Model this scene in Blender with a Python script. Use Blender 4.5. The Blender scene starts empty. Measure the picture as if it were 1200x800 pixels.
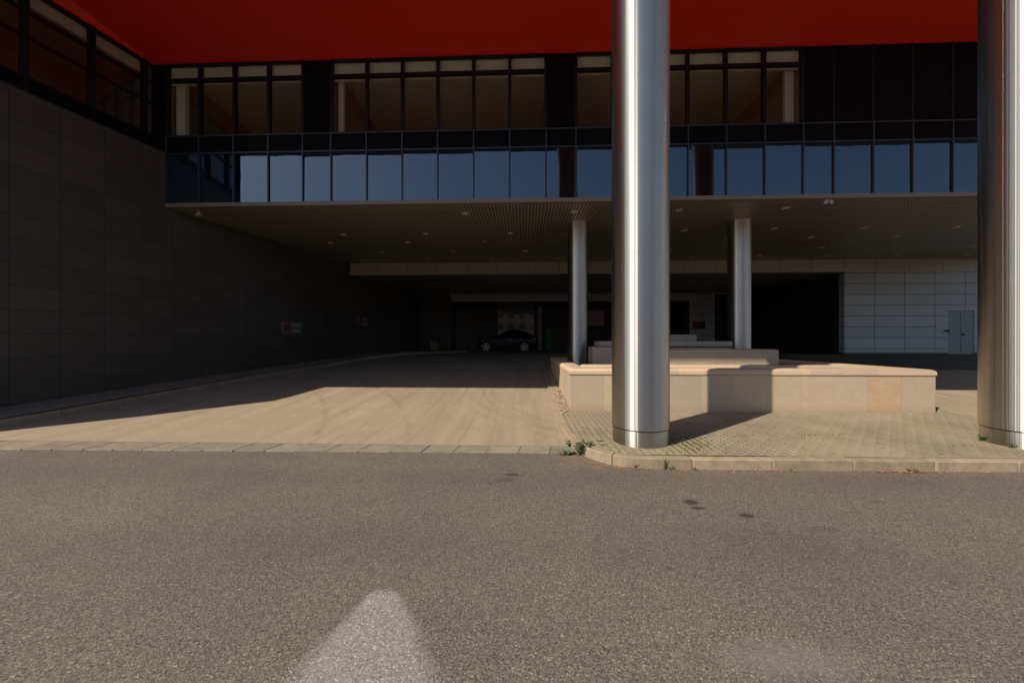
import bpy, bmesh, math, random
from mathutils import Vector, Matrix
random.seed(7)
S = bpy.context.scene
COL = S.collection
PI = math.pi
R = math.radians

# ------------------------------------------------------------------ camera model (survey of the photograph)
F, TH, H = 420.0, R(2.04), 1.62
def ray(x, y):
    u = (x - 600) / F
    return Vector((u * math.cos(TH) - math.sin(TH), u * math.sin(TH) + math.cos(TH), (400 - y) / F))
O = Vector((0, 0, H))
def atZ(x, y, Z): d = ray(x, y); return O + d * ((Z - H) / d.z)
def atY(x, y, Y): d = ray(x, y); return O + d * (Y / d.y)
def lerp(v, xs, ys):
    if v <= xs[0]: return ys[0]
    for i in range(1, len(xs)):
        if v <= xs[i]:
            k = (v - xs[i-1]) / (xs[i] - xs[i-1]); return ys[i-1] + k * (ys[i] - ys[i-1])
    return ys[-1]
def zr(Y): return lerp(Y, [5.5, 7, 11, 20], [.02, .09, .36, .86])         # driveway surface
def zi(Y): return lerp(Y, [4.6, 6.5, 7.6, 9, 11, 20], [.13, .14, .16, .27, .41, .94])  # island surface

# ------------------------------------------------------------------ node helpers
class M:
    def __init__(s, name):
        s.m = bpy.data.materials.new(name); s.m.use_nodes = True
        s.t = s.m.node_tree; s.N = s.t.nodes; s.L = s.t.links
        s.b = s.N['Principled BSDF']; s.out = s.N['Material Output']
    def n(s, typ, **kw):
        nd = s.N.new('ShaderNode' + typ)
        for k, v in kw.items(): setattr(nd, k, v)
        return nd
    def put(s, sock, v):
        if v is None: return
        if hasattr(v, 'is_output') or isinstance(v, bpy.types.NodeSocket): s.L.new(v, sock)
        else:
            try: sock.default_value = v
            except Exception: sock.default_value = (*v, 1)
    def math(s, op, a, b=None, c=None, clamp=False):
        nd = s.n('Math', operation=op, use_clamp=clamp)
        for i, v in enumerate((a, b, c)): s.put(nd.inputs[i], v)
        return nd.outputs[0]
    def mix(s, f, a, b, mode='MIX'):
        nd = s.n('Mix', data_type='RGBA', blend_type=mode)
        s.put(nd.inputs[0], f); s.put(nd.inputs[6], a if not isinstance(a, tuple) else (*a[:3], 1)); s.put(nd.inputs[7], b if not isinstance(b, tuple) else (*b[:3], 1))
        return nd.outputs[2]
    def pos(s): return s.n('NewGeometry').outputs['Position']
    def objc(s): return s.n('TexCoord').outputs['Object']
    def mp(s, v, scale=(1, 1, 1), rot=(0, 0, 0), loc=(0, 0, 0)):
        nd = s.n('Mapping'); s.put(nd.inputs[0], v); nd.inputs['Location'].default_value = loc
        nd.inputs['Rotation'].default_value = rot; nd.inputs['Scale'].default_value = scale
        return nd.outputs[0]
    def noise(s, v, scale, detail=4, rough=.55, dist=0):
        nd = s.n('TexNoise'); s.put(nd.inputs['Vector'], v); nd.inputs['Scale'].default_value = scale
        nd.inputs['Detail'].default_value = detail; nd.inputs['Roughness'].default_value = rough; nd.inputs['Distortion'].default_value = dist
        return nd.outputs[0]
    def vor(s, v, scale, feature='F1', out='Color'):
        nd = s.n('TexVoronoi', feature=feature); s.put(nd.inputs['Vector'], v); nd.inputs['Scale'].default_value = scale
        return nd.outputs[out]
    def ramp(s, f, stops):
        nd = s.n('ValToRGB'); s.put(nd.inputs[0], f); e = nd.color_ramp.elements
        for i, (p, c) in enumerate(stops):
            if i > 1: e.new(p)
            e[i].position = p; e[i].color = (*c[:3], 1) if not isinstance(c, (int, float)) else (c, c, c, 1)
        return nd.outputs[0]
    def xyz(s, v):
        nd = s.n('SeparateXYZ'); s.put(nd.inputs[0], v); return nd.outputs
    def comb(s, x, y, z=0):
        nd = s.n('CombineXYZ')
        for i, v in enumerate((x, y, z)): s.put(nd.inputs[i], v)
        return nd.outputs[0]
    def dot(s, v, d):
        nd = s.n('VectorMath', operation='DOT_PRODUCT'); s.put(nd.inputs[0], v); nd.inputs[1].default_value = d
        return nd.outputs['Value']
    def bump(s, h, dist=.01, strength=1):
        nd = s.n('Bump'); s.put(nd.inputs['Height'], h); nd.inputs['Distance'].default_value = dist; nd.inputs['Strength'].default_value = strength
        s.L.new(nd.outputs[0], s.b.inputs['Normal'])
    def set(s, **kw):
        for k, v in kw.items():
            k = {'col': 'Base Color', 'rough': 'Roughness', 'metal': 'Metallic', 'spec': 'Specular IOR Level', 'ior': 'IOR', 'coat': 'Coat Weight',
                 'aniso': 'Anisotropic', 'anirot': 'Anisotropic Rotation', 'em': 'Emission Color', 'ems': 'Emission Strength'}[k]
            s.put(s.b.inputs[k], (*v, 1) if isinstance(v, tuple) and len(v) == 3 else v)
        return s
    # line mask: 1 on a joint line at every `step` (width w) of scalar v
    def joint(s, v, step, w, off=0):
        f = s.math('FRACT', s.math('DIVIDE', s.math('ADD', v, -off + 1000 * step), step))
        d = s.math('MULTIPLY', s.math('MINIMUM', f, s.math('SUBTRACT', 1, f)), step)
        return s.math('LESS_THAN', d, w / 2)
    def line(s, v, at, w):
        return s.math('LESS_THAN', s.math('ABSOLUTE', s.math('SUBTRACT', v, at)), w / 2)

def plain(name, col, rough=.5, metal=0, var=.15, scale=6, spec=.5, coat=0):
    m = M(name); n = m.noise(m.objc(), scale, 5)
    c = m.mix(n, tuple(x * (1 - var) for x in col), tuple(min(1, x * (1 + var)) for x in col))
    m.set(col=c, rough=m.math('ADD', m.math('MULTIPLY', n, .15), rough - .07), metal=metal, spec=spec, coat=coat)
    return m.m

MT = {}
def build_materials():
    # asphalt ------------------------------------------------------
    m = M('asphalt'); p = m.pos(); X, Y, Z = m.xyz(p)
    cell = m.xyz(m.vor(p, 140))[0]
    big = m.noise(p, .55, 5, .6); mid = m.noise(p, 4, 4); fine = m.noise(p, 260, 2)
    g = m.ramp(cell, [(0, (.040, .034, .029)), (.3, (.098, .083, .070)), (.65, (.158, .134, .112)), (.95, (.215, .183, .152)), (1, (.40, .345, .29))])
    g = m.mix(m.math('MULTIPLY', fine, .45), g, (.105, .093, .081))
    g = m.mix(m.ramp(big, [(.36, 0.0), (.66, 1.0)]), m.mix(1.0, g, (.95, .95, .97), 'MULTIPLY'), m.mix(1.0, g, (1.20, 1.18, 1.14), 'MULTIPLY'))
    g = m.mix(m.math('MULTIPLY', m.ramp(mid, [(.55, 0.0), (.75, 1.0)]), .25), g, (.07, .062, .055))
    wob = m.math('MULTIPLY', m.math('SUBTRACT', m.noise(p, 9, 3), .5), .07)
    def blob(cx, cy, rx, ry, soft=.35):
        dx = m.math('DIVIDE', m.math('SUBTRACT', m.math('ADD', X, wob), cx), rx); dy = m.math('DIVIDE', m.math('SUBTRACT', m.math('ADD', Y, wob), cy), ry)
        d = m.math('SQRT', m.math('ADD', m.math('MULTIPLY', dx, dx), m.math('MULTIPLY', dy, dy)))
        return m.ramp(d, [(max(0, 1 - soft), 1.0), (1.0, 0.0)])
    # pale wedge-shaped patch: narrows away from the road's near side
    a = atZ(452, 688, 0); b = atZ(425, 800, 0)
    k = m.math('DIVIDE', m.math('SUBTRACT', a.y, Y), a.y - b.y)
    cx = m.math('ADD', a.x, m.math('MULTIPLY', k, b.x - a.x))
    hw = m.math('ADD', .045, m.math('MULTIPLY', m.math('POWER', m.math('MAXIMUM', k, 0), .75), .37))
    dd = m.math('DIVIDE', m.math('ABSOLUTE', m.math('SUBTRACT', m.math('ADD', X, m.math('MULTIPLY', wob, .5)), cx)), hw)
    wedge = m.math('MULTIPLY', m.ramp(m.math('ADD', dd, m.math('MULTIPLY', m.math('SUBTRACT', mid, .5), .25)), [(.66, 1.0), (1.0, 0.0)]), m.math('MULTIPLY', m.ramp(k, [(-.0, 0.0), (.1, 1.0)]), m.math('LESS_THAN', k, 3.0)))
    g = m.mix(m.math('MULTIPLY', wedge, .85), g, m.mix(1.0, m.mix(.25, g, (.15, .145, .14)), (1.85, 1.98, 2.12), 'MULTIPLY'))
    c = atZ(925, 772, 0)
    g = m.mix(m.math('MULTIPLY', blob(c.x, c.y, .50, .15, .7), .45), g, (.20, .185, .17))
    for (x, y, rx, ry, f) in ((810, 588, .10, .075, .85), (818, 595, .09, .05, .8), (875, 604, .085, .06, .9), (601, 556, .12, .06, .8), (592, 562, .16, .10, .4), (784, 665, .035, .035, .4), (1000, 600, .12, .03, .25), (965, 620, .14, .07, .22), (1030, 588, .1, .05, .25), (905, 625, .06, .05, .2), (574, 566, .05, .04, .4)):
        c = atZ(x, y, 0); g = m.mix(m.math('MULTIPLY', blob(c.x, c.y, rx, ry, .5), f), g, (.03, .026, .023))
    lane = m.math('MAXIMUM', m.ramp(m.math('ABSOLUTE', m.math('SUBTRACT', m.math('ADD', Y, m.math('MULTIPLY', big, .6)), 3.1)), [(.1, 1.0), (.45, 0.0)]), m.ramp(m.math('ABSOLUTE', m.math('SUBTRACT', m.math('ADD', Y, m.math('MULTIPLY', big, .6)), 4.55)), [(.1, 1.0), (.4, 0.0)]))
    g = m.mix(m.math('MULTIPLY', lane, .16), g, (.065, .058, .052))
    grit = m.math('MULTIPLY', m.ramp(m.math('SUBTRACT', 4.75, Y), [(0.0, 1.0), (.35, 0.0)]), m.math('MULTIPLY', m.math('GREATER_THAN', X, .5), m.ramp(m.noise(p, 5, 4), [(.4, 0.0), (.65, 1.0)])))
    g = m.mix(m.math('MULTIPLY', grit, .5), g, (.20, .16, .115))
    m.set(col=g, rough=.86, spec=.3); m.bump(m.math('ADD', m.math('MULTIPLY', cell, .7), m.math('MULTIPLY', fine, .4)), .006, .55)
    MT['asphalt'] = m.m
    # driveway concrete -------------------------------------------
    m = M('driveway_concrete'); p = m.pos(); X, Y, Z = m.xyz(p)
    st = m.noise(m.mp(p, (3.2, .22, 1), (0, 0, R(-9))), 1.0, 6, .65, .4)
    st2 = m.noise(m.mp(p, (9, .35, 1), (0, 0, R(-14))), 1.0, 5, .6)
    big = m.noise(p, .5, 4); fine = m.noise(p, 60, 3)
    g = m.ramp(st, [(.25, (.265, .215, .16)), (.5, (.345, .283, .21)), (.75, (.40, .332, .25))])
    g = m.mix(m.math('MULTIPLY', m.ramp(st2, [(.52, 0.0), (.72, 1.0)]), .48), g, (.20, .16, .12))
    g = m.mix(m.ramp(big, [(.38, 0.0), (.66, 1.0)]), m.mix(1.0, g, (.9, .9, .9), 'MULTIPLY'), g)
    blotch = m.noise(p, 2.4, 6, .7, .5); g = m.mix(m.math('MULTIPLY', m.ramp(blotch, [(.48, 0.0), (.66, 1.0)]), .38), g, (.25, .20, .15)); g = m.mix(m.math('MULTIPLY', fine, .4), g, (.24, .195, .145)); g = m.mix(m.math('MULTIPLY', m.math('GREATER_THAN', m.noise(p, 150, 2), .63), .35), g, (.13, .105, .08))
    sp = m.vor(p, 3.1, out='Distance'); g = m.mix(m.math('MULTIPLY', m.math('LESS_THAN', sp, .05), .6), g, (.07, .05, .035))
    def arc(cx, cy, r, w, f):   # tyre marks
        nonlocal g
        d = m.math('SUBTRACT', m.math('SQRT', m.math('ADD', m.math('POWER', m.math('SUBTRACT', X, cx), 2), m.math('POWER', m.math('SUBTRACT', Y, cy), 2))), r)
        msk = m.ramp(m.math('ABSOLUTE', d), [(w * .3, 1.0), (w, 0.0)])
        g = m.mix(m.math('MULTIPLY', m.math('MULTIPLY', msk, f), m.ramp(m.noise(p, 1.3, 4), [(.4, 0.0), (.62, 1.0)])), g, (.13, .10, .08))
    arc(-14, 2, 11.2, .09, .35); arc(-14, 2, 12.7, .09, .35); arc(4.3, 10.5, 5.25, .06, .3); arc(4.3, 10.5, 5.5, .05, .25); arc(4.6, 11.2, 6.35, .09, .28); arc(4.6, 11.2, 6.7, .06, .2)
    jl = m.line(Y, 8.1, .02); jx = m.line(m.math('ADD', X, m.math('MULTIPLY', Y, -.115)), -4.03, .014); jx2 = m.line(X, -.72, .012); jy2 = m.line(Y, 13.2, .02)
    g = m.mix(m.math('MULTIPLY', jl, .4), g, (.52, .45, .34)); g = m.mix(m.math('MULTIPLY', m.math('MAXIMUM', jx, jy2), .7), g, (.12, .1, .08))
    m.set(col=g, rough=.8, spec=.3); m.bump(m.math('ADD', fine, m.math('MULTIPLY', st2, .5)), .004, .35)
    MT['concrete'] = m.m
    # kerb stones --------------------------------------------------
    for nm, c0 in (('kerb_concrete', (.40, .325, .235)), ('border_concrete', (.29, .255, .205)), ('footpath_concrete', (.30, .26, .21))):
        m = M(nm); p = m.pos(); rnd = m.n('NewGeometry').outputs['Random Per Island']
        n = m.noise(p, 7, 6, .65); f = m.noise(p, 70, 3)
        g = m.mix(m.ramp(n, [(.35, 0.0), (.68, 1.0)]), tuple(v * .68 for v in c0), c0)
        g = m.mix(rnd, m.mix(1.0, g, (.82, .83, .85), 'MULTIPLY'), m.mix(1.0, g, (1.12, 1.1, 1.06), 'MULTIPLY'))
        g = m.mix(m.math('MULTIPLY', m.ramp(m.noise(p, 2.2, 5, .7, .6), [(.56, 0.0), (.7, 1.0)]), .5), g, tuple(v * .45 for v in c0))
        g = m.mix(m.math('MULTIPLY', f, .3), g, tuple(v * .6 for v in c0))
        m.set(col=g, rough=.85, spec=.3); m.bump(m.math('ADD', f, n), .004, .4); MT[nm] = m.m
    # pavers -------------------------------------------------------
    m = M('pavers'); p = m.pos(); X, Y, Z = m.xyz(p)
    zig = m.math('MULTIPLY', m.math('PINGPONG', m.math('ADD', Y, 100), .05), .5)
    v = m.comb(Y, m.math('ADD', X, zig), 0)
    br = m.n('TexBrick', offset=.5); m.put(br.inputs['Vector'], v); br.inputs['Scale'].default_value = 1
    for k, val in (('Brick Width', .2), ('Row Height', .1), ('Mortar Size', .006), ('Mortar Smooth', .25), ('Bias', 0)): br.inputs[k].default_value = val
    br.inputs['Color1'].default_value = (.275, .238, .178, 1); br.inputs['Color2'].default_value = (.335, .288, .215, 1); br.inputs['Mortar'].default_value = (.10, .084, .06, 1)
    big = m.noise(p, 1.1, 5); fine = m.noise(p, 90, 3)
    g = br.outputs['Color']
    sand = m.ramp(m.noise(p, .8, 5, .6), [(.45, 0.0), (.62, 1.0)])
    g = m.mix(m.math('MULTIPLY', sand, .5), g, (.305, .262, .196))
    g = m.mix(m.ramp(big, [(.35, 0.0), (.7, 1.0)]), m.mix(1.0, g, (.82, .83, .84), 'MULTIPLY'), m.mix(1.0, g, (1.1, 1.08, 1.02), 'MULTIPLY'))
    g = m.mix(m.math('MULTIPLY', fine, .3), g, (.2, .17, .12))
    m.set(col=g, rough=.88, spec=.25); m.bump(m.math('SUBTRACT', m.math('MULTIPLY', fine, .3), m.math('MULTIPLY', br.outputs['Fac'], m.math('SUBTRACT', 1, m.math('MULTIPLY', sand, .7)))), .006, .7)
    MT['pavers'] = m.m
    m = M('soil'); p = m.pos(); n = m.noise(p, 14, 6, .7)
    m.set(col=m.ramp(n, [(.3, (.03, .022, .016)), (.7, (.11, .085, .06))]), rough=.95); m.bump(n, .03, .8); MT['soil'] = m.m
    m = M('gravel'); p = m.pos(); rnd = m.n('NewGeometry').outputs['Random Per Island']
    m.set(col=m.ramp(rnd, [(0, (.10, .07, .05)), (.4, (.27, .20, .14)), (.8, (.36, .28, .20)), (1, (.55, .47, .38))]), rough=.8); MT['gravel'] = m.m
    # granite ------------------------------------------------------
    def granite(nm, x0, w, odd=None, oddc=None, base=(.46, .385, .295)):
        m = M(nm); p = m.pos(); X, Y, Z = m.xyz(p)
        nv = m.n('NewGeometry').outputs['Normal']; ny = m.math('ABSOLUTE', m.xyz(nv)[0])
        u = m.mix(m.math('GREATER_THAN', ny, .7), m.comb(X, 0, 0), m.comb(Y, 0, 0)); u = m.xyz(u)[0]
        uu = m.math('DIVIDE', m.math('SUBTRACT', u, x0), w); idx = m.math('FLOOR', uu)
        wn = m.n('TexWhiteNoise', noise_dimensions='1D'); m.put(wn.inputs['W'], idx)
        f1 = m.noise(p, 120, 3, .6); f2 = m.noise(p, 9, 5, .6); f3 = m.noise(m.mp(p, (1, 1, 2.5), (0, R(30), 0)), 3.2, 4, .6, 1.2)
        b = base
        g = m.ramp(f1, [(.3, tuple(v * .55 for v in b)), (.48, b), (.72, tuple(min(1, v * 1.35) for v in b))])
        g = m.mix(wn.outputs['Value'], m.mix(1.0, g, (.88, .89, .93), 'MULTIPLY'), m.mix(1.0, g, (1.08, 1.04, .97), 'MULTIPLY'))
        g = m.mix(m.math('MULTIPLY', m.ramp(f2, [(.45, 0.0), (.7, 1.0)]), .28), g, (.40, .27, .17))
        if odd is not None:
            o = m.math('COMPARE', idx, odd, .4); vein = m.ramp(f3, [(.42, 0.0), (.55, 1.0), (.6, .2)])
            g = m.mix(m.math('MULTIPLY', o, .6), g, m.mix(vein, (.48, .36, .23), (.46, .28, .14)))
        fr = m.math('FRACT', m.math('ADD', uu, 50)); dj = m.math('MULTIPLY', m.math('MINIMUM', fr, m.math('SUBTRACT', 1, fr)), w)
        j = m.math('MULTIPLY', m.math('LESS_THAN', dj, .003), .5)
        g = m.mix(j, g, tuple(v * .5 for v in b))
        low = m.ramp(m.math('ADD', Z, m.math('MULTIPLY', m.math('SUBTRACT', f2, .5), .25)), [(.17, 1.0), (.33, 0.0)])
        g = m.mix(m.math('MULTIPLY', low, .38), g, (.30, .20, .12))
        m.set(col=g, rough=.68, spec=.35); m.bump(m.math('ADD', f1, m.math('MULTIPLY', j, -3)), .002, .4); MT[nm] = m.m
    granite('granite_panels', 8.36 - .67 * 12, .67, 10, True)
    granite('granite_coping', 8.36 - .67 * 12 + .2, 1.34, base=(.51, .405, .295))
    granite('granite_steps', 2.2, 2.6, base=(.40, .345, .285))
    # brushed steel --------------------------------------------------
    def steel(nm, rough, col):
        m = M(nm); o = m.objc()
        bn = m.noise(m.mp(o, (2, 2, 160)), 1.0, 3); sm = m.noise(o, 2.3, 5, .6)
        tg = m.n('Tangent', direction_type='RADIAL', axis='Z')
        g = m.mix(m.math('MULTIPLY', sm, .5), col, tuple(v * .8 for v in col)); wz = m.xyz(m.pos())[2]; grime = m.math('MULTIPLY', m.ramp(m.math('ADD', wz, m.math('MULTIPLY', m.math('SUBTRACT', sm, .5), .5)), [(.14, 1.0), (.42, 0.0)]), .5); g = m.mix(grime, g, (.30, .26, .21)); smear = m.ramp(m.noise(m.mp(o, (3, 3, 1.2)), 2.2, 6, .7, .8), [(.58, 0.0), (.72, 1.0)]); g = m.mix(m.math('MULTIPLY', smear, .22), g, (.42, .40, .37))
        m.set(col=g, metal=1.0, rough=m.math('ADD', rough - .04, m.math('ADD', m.math('MULTIPLY', bn, .05), m.math('MULTIPLY', m.math('ADD', sm, smear), .06))), aniso=.95, anirot=.25)
        m.L.new(tg.outputs[0], m.b.inputs['Tangent']); m.bump(m.math('ADD', m.math('MULTIPLY', bn, .05), m.noise(m.mp(o, (9, 9, .012)), 1.0, 3, .6)), .010, .8); MT[nm] = m.m
    steel('brushed_steel', .37, (.60, .575, .545)); steel('dull_steel', .37, (.62, .61, .60))
    # left wall cladding: along-wall coordinate
    wd = (math.sin(R(11.35)), math.cos(R(11.35)), 0)
    def panelled(nm, col, udir, du, u0, dv, v0, jw=.014, rough=.45, jc=.25, var=.1, spec=.4, fleck=0):
        m = M(nm); p = m.pos(); u = m.dot(p, udir); z = m.xyz(p)[2]
        iu = m.math('FLOOR', m.math('DIVIDE', m.math('SUBTRACT', u, u0), du)); iv = m.math('FLOOR', m.math('DIVIDE', m.math('SUBTRACT', z, v0), dv))
        wn = m.n('TexWhiteNoise', noise_dimensions='2D'); m.put(wn.inputs['Vector'], m.comb(iu, iv))
        g = m.mix(wn.outputs['Value'], tuple(v * (1 - var) for v in col), tuple(v * (1 + var) for v in col))
        if fleck: g = m.mix(m.math('MULTIPLY', m.ramp(m.noise(p, 140, 2), [(.55, 0.0), (.7, 1.0)]), fleck), g, tuple(v * 2.2 for v in col))
        n = m.noise(m.mp(p, (1, 1, .3)), 2, 5)
        g = m.mix(m.math('MULTIPLY', n, .3), g, tuple(v * .7 for v in col))
        j = m.math('MAXIMUM', m.joint(u, du, jw, u0), m.joint(z, dv, jw, v0))
        g = m.mix(j, g, tuple(v * jc for v in col))
        m.set(col=g, rough=m.math('ADD', rough, m.math('MULTIPLY', n, .12)), spec=spec); m.bump(m.math('SUBTRACT', 1, j), .008, .6); MT[nm] = m.m
    panelled('dark_cladding', (.070, .060, .054), wd, .762, -10.458 * wd[0] + 10.1 * wd[1] - 2.88, .515, .25, jw=.013, jc=.45, var=.14, fleck=.35)
    panelled('dark_stone', (.060, .050, .044), (1, 0, 0), 1.5, .3, .515, .9, fleck=.3)
    panelled('pale_panels', (.40, .425, .46), (1, 0, 0), 1.385, 15.26 + .03, .515, 1.09 + .2, jw=.022, rough=.4, jc=.12, var=.05)
    panelled('beam_panels', (.42, .385, .335), (1, 0, 0), 1.51, -8.9, 50, -20, jw=.02, rough=.4, jc=.15, var=.06)
    panelled('rear_panels', (.44, .43, .41), (1, 0, 0), .88, atY(808, 400, 25.4).x, .515, .95, jw=.025, jc=.2, var=.05)
    panelled('black_door_panels', (.020, .018, .018), (0, 1, 0), 1.9, 17.7, 30, -10, jw=.03, jc=.3, rough=.35)
    # ceiling grille --------------------------------------------------
    m = M('ceiling_grille'); p = m.pos(); X, Y, Z = m.xyz(p)
    fx = m.math('PINGPONG', m.math('ADD', X, 100), .05); fy = m.math('PINGPONG', Y, .05)
    hole = m.math('MULTIPLY', m.math('GREATER_THAN', fx, .013), m.math('GREATER_THAN', fy, .013))
    n = m.noise(p, .6, 4)
    g = m.mix(hole, m.mix(n, (.58, .525, .43), (.68, .615, .51)), (.085, .075, .062))
    j = m.math('MAXIMUM', m.joint(X, .6, .014, .1), m.joint(Y, .6, .014, 10.2)); g = m.mix(m.math('MULTIPLY', j, .8), g, (.75, .68, .55))
    m.set(col=g, rough=.45, metal=.5, spec=.3); m.bump(m.math('SUBTRACT', 1, hole), .01, .3); MT['ceiling'] = m.m
    # red soffit --------------------------------------------------
    m = M('red_soffit'); p = m.pos(); X, Y, Z = m.xyz(p)
    n = m.noise(p, .8, 4); j = m.math('MAXIMUM', m.joint(X, 3.0, .012, .6), m.joint(Y, 1.2, .012, .1))
    g = m.mix(n, (.66, .022, .013), (.78, .032, .018)); g = m.mix(m.math('MULTIPLY', j, .35), g, (.30, .012, .008))
    m.set(col=g, rough=.45, spec=.4); MT['red'] = m.m
    m = M('canopy_metal'); m.set(col=(.055, .052, .05), rough=.5); MT['canopy_metal'] = m.m
    # glass --------------------------------------------------
    m = M('mirror_glass'); p = m.pos(); n = m.noise(p, .9, 2)
    m.set(col=(.006, .009, .014), rough=.012, spec=.5, ior=2.2); m.put(m.b.inputs['Specular Tint'], (.66, .84, 1.0, 1)); m.bump(n, .02, .09); MT['mirror_glass'] = m.m
    m = M('black_glass'); p = m.pos(); n = m.noise(p, 1.2, 2)
    m.set(col=(.007, .007, .010), rough=.16, spec=.06); MT['black_glass'] = m.m
    def clear(nm, tint, ior, extra=0):
        m = M(nm); tr = m.n('BsdfTransparent'); tr.inputs[0].default_value = (*tint, 1)
        gl = m.n('BsdfGlossy'); gl.inputs['Roughness'].default_value = .01; gl.inputs[0].default_value = (1, 1, 1, 1)
        fr = m.n('Fresnel'); bf = m.n('NewGeometry').outputs['Backfacing']; m.put(fr.inputs[0], m.math('ADD', ior, m.math('MULTIPLY', bf, 1 / ior - ior)))
        mx = m.n('MixShader'); m.put(mx.inputs[0], m.math('ADD', fr.outputs[0], extra)); m.L.new(tr.outputs[0], mx.inputs[1]); m.L.new(gl.outputs[0], mx.inputs[2])
        m.L.new(mx.outputs[0], m.out.inputs[0]); MT[nm] = m.m
    clear('window_glass', (.90, .90, .86), 1.40, .0); clear('wing_glass', (.85, .83, .8), 1.6, .0); clear('lobby_glass', (.6, .6, .6), 1.7, .13)
    m = M('frame_metal'); m.set(col=(.012, .012, .016), rough=.4, metal=0, spec=.2); MT['frame'] = m.m
    m = M('mullion_metal'); m.set(col=(.05, .06, .08), rough=.35, metal=.5); MT['mullion'] = m.m
    m = M('trim_metal'); m.set(col=(.22, .185, .14), rough=.5); MT['trim'] = m.m
    MT['room_ceiling'] = plain('room_ceiling', (.76, .86, .78), .9)
    MT['room_wall'] = plain('room_wall', (.32, .265, .21), .9)
    MT['room_pillar'] = plain('room_pillar', (.72, .70, .62), .8)
    MT['white_plastic'] = plain('white_plastic', (.45, .43, .40), .4)
    MT['lens'] = plain('lens', (.68, .56, .42), .4)
    MT['car_paint'] = plain('car_paint', (.006, .009, .030), .38, 0, spec=.25, coat=.1)
    MT['car_glass'] = plain('car_glass', (.008, .010, .012), .08)
    MT['rubber'] = plain('rubber', (.015, .015, .015), .8)
    MT['alloy'] = plain('alloy', (.70, .70, .72), .35, .2)
    MT['red_lamp'] = plain('red_lamp', (.65, .015, .012), .2)
    MT['lamp_glass'] = plain('lamp_glass', (.75, .78, .80), .15)
    MT['door_grey'] = plain('door_grey', (.22, .245, .27), .45)
    MT['black_metal'] = plain('black_metal', (.02, .02, .02), .45)
    MT['sign_panel'] = plain('sign_panel', (.13, .125, .115), .5)
    MT['sign_red'] = plain('sign_red', (.36, .03, .03), .4)
    MT['sign_blue'] = plain('sign_blue', (.025, .04, .20), .4)
    MT['sign_white'] = plain('sign_white', (.42, .42, .42), .5)
    MT['notice_red'] = plain('notice_red', (.22, .035, .045), .5)
    MT['timber'] = plain('timber', (.24, .15, .085), .6)
    MT['banner_green'] = plain('banner_green', (.05, .22, .05), .6)
    MT['post_stone'] = plain('post_stone', (.36, .30, .24), .6)
    m = M('colour_patches'); o = m.objc(); v = m.vor(o, 4.0); n = m.noise(o, 3, 4, .6, 1.0)
    g = m.ramp(n, [(.3, (.04, .06, .08)), (.42, (.55, .50, .62)), (.5, (.65, .25, .12)), (.6, (.70, .55, .50)), (.72, (.05, .06, .05))]); m.set(col=g, rough=.4); MT['colour_panel'] = m.m
    for nm, c1, c2 in (('weed_leaf', (.035, .085, .018), (.09, .165, .04)), ('dark_leaf', (.02, .05, .012), (.05, .10, .03)), ('moss', (.05, .10, .015), (.13, .19, .04)), ('dry_leaf', (.22, .08, .025), (.55, .27, .09))):
        m = M(nm); rnd = m.n('NewGeometry').outputs['Random Per Island']; m.set(col=m.mix(rnd, c1, c2), rough=.6); MT[nm] = m.m
    MT['stem'] = plain('stem', (.10, .13, .04), .7)
build_materials()

# ------------------------------------------------------------------ mesh helpers
def new(): return bmesh.new()
def box(bm, x0, y0, z0, x1, y1, z1):
    v = [bm.verts.new(c) for c in ((x0, y0, z0), (x1, y0, z0), (x1, y1, z0), (x0, y1, z0), (x0, y0, z1), (x1, y0, z1), (x1, y1, z1), (x0, y1, z1))]
    for f in ((0, 3, 2, 1), (4, 5, 6, 7), (0, 1, 5, 4), (1, 2, 6, 5), (2, 3, 7, 6), (3, 0, 4, 7)): bm.faces.new([v[i] for i in f])
    return bm
def hexa(bm, p):     # 4 bottom + 4 top points
    v = [bm.verts.new(c) for c in p]
    for f in ((0, 3, 2, 1), (4, 5, 6, 7), (0, 1, 5, 4), (1, 2, 6, 5), (2, 3, 7, 6), (3, 0, 4, 7)): bm.faces.new([v[i] for i in f])
    return bm
def lathe(bm, prof, seg=64, c=(0, 0, 0), cap=True):
    rings = []
    for r, z in prof:
        rings.append([bm.verts.new((c[0] + r * math.cos(2 * PI * i / seg), c[1] + r * math.sin(2 * PI * i / seg), c[2] + z)) for i in range(seg)])
    for a, b in zip(rings, rings[1:]):
        for i in range(seg): bm.faces.new((a[i], a[(i + 1) % seg], b[(i + 1) % seg], b[i]))
    if cap: bm.faces.new(rings[-1]); bm.faces.new(rings[0][::-1])
    return bm
def disc_y(bm, cx, y0, y1, cz, r, seg=40, r2=None):   # cylinder along Y
    a = [bm.verts.new((cx + r * math.cos(2 * PI * i / seg), y0, cz + r * math.sin(2 * PI * i / seg))) for i in range(seg)]
    rr = r if r2 is None else r2
    b = [bm.verts.new((cx + rr * math.cos(2 * PI * i / seg), y1, cz + rr * math.sin(2 * PI * i / seg))) for i in range(seg)]
    for i in range(seg): bm.faces.new((a[i], a[(i + 1) % seg], b[(i + 1) % seg], b[i]))
    bm.faces.new(a[::-1]); bm.faces.new(b)
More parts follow.
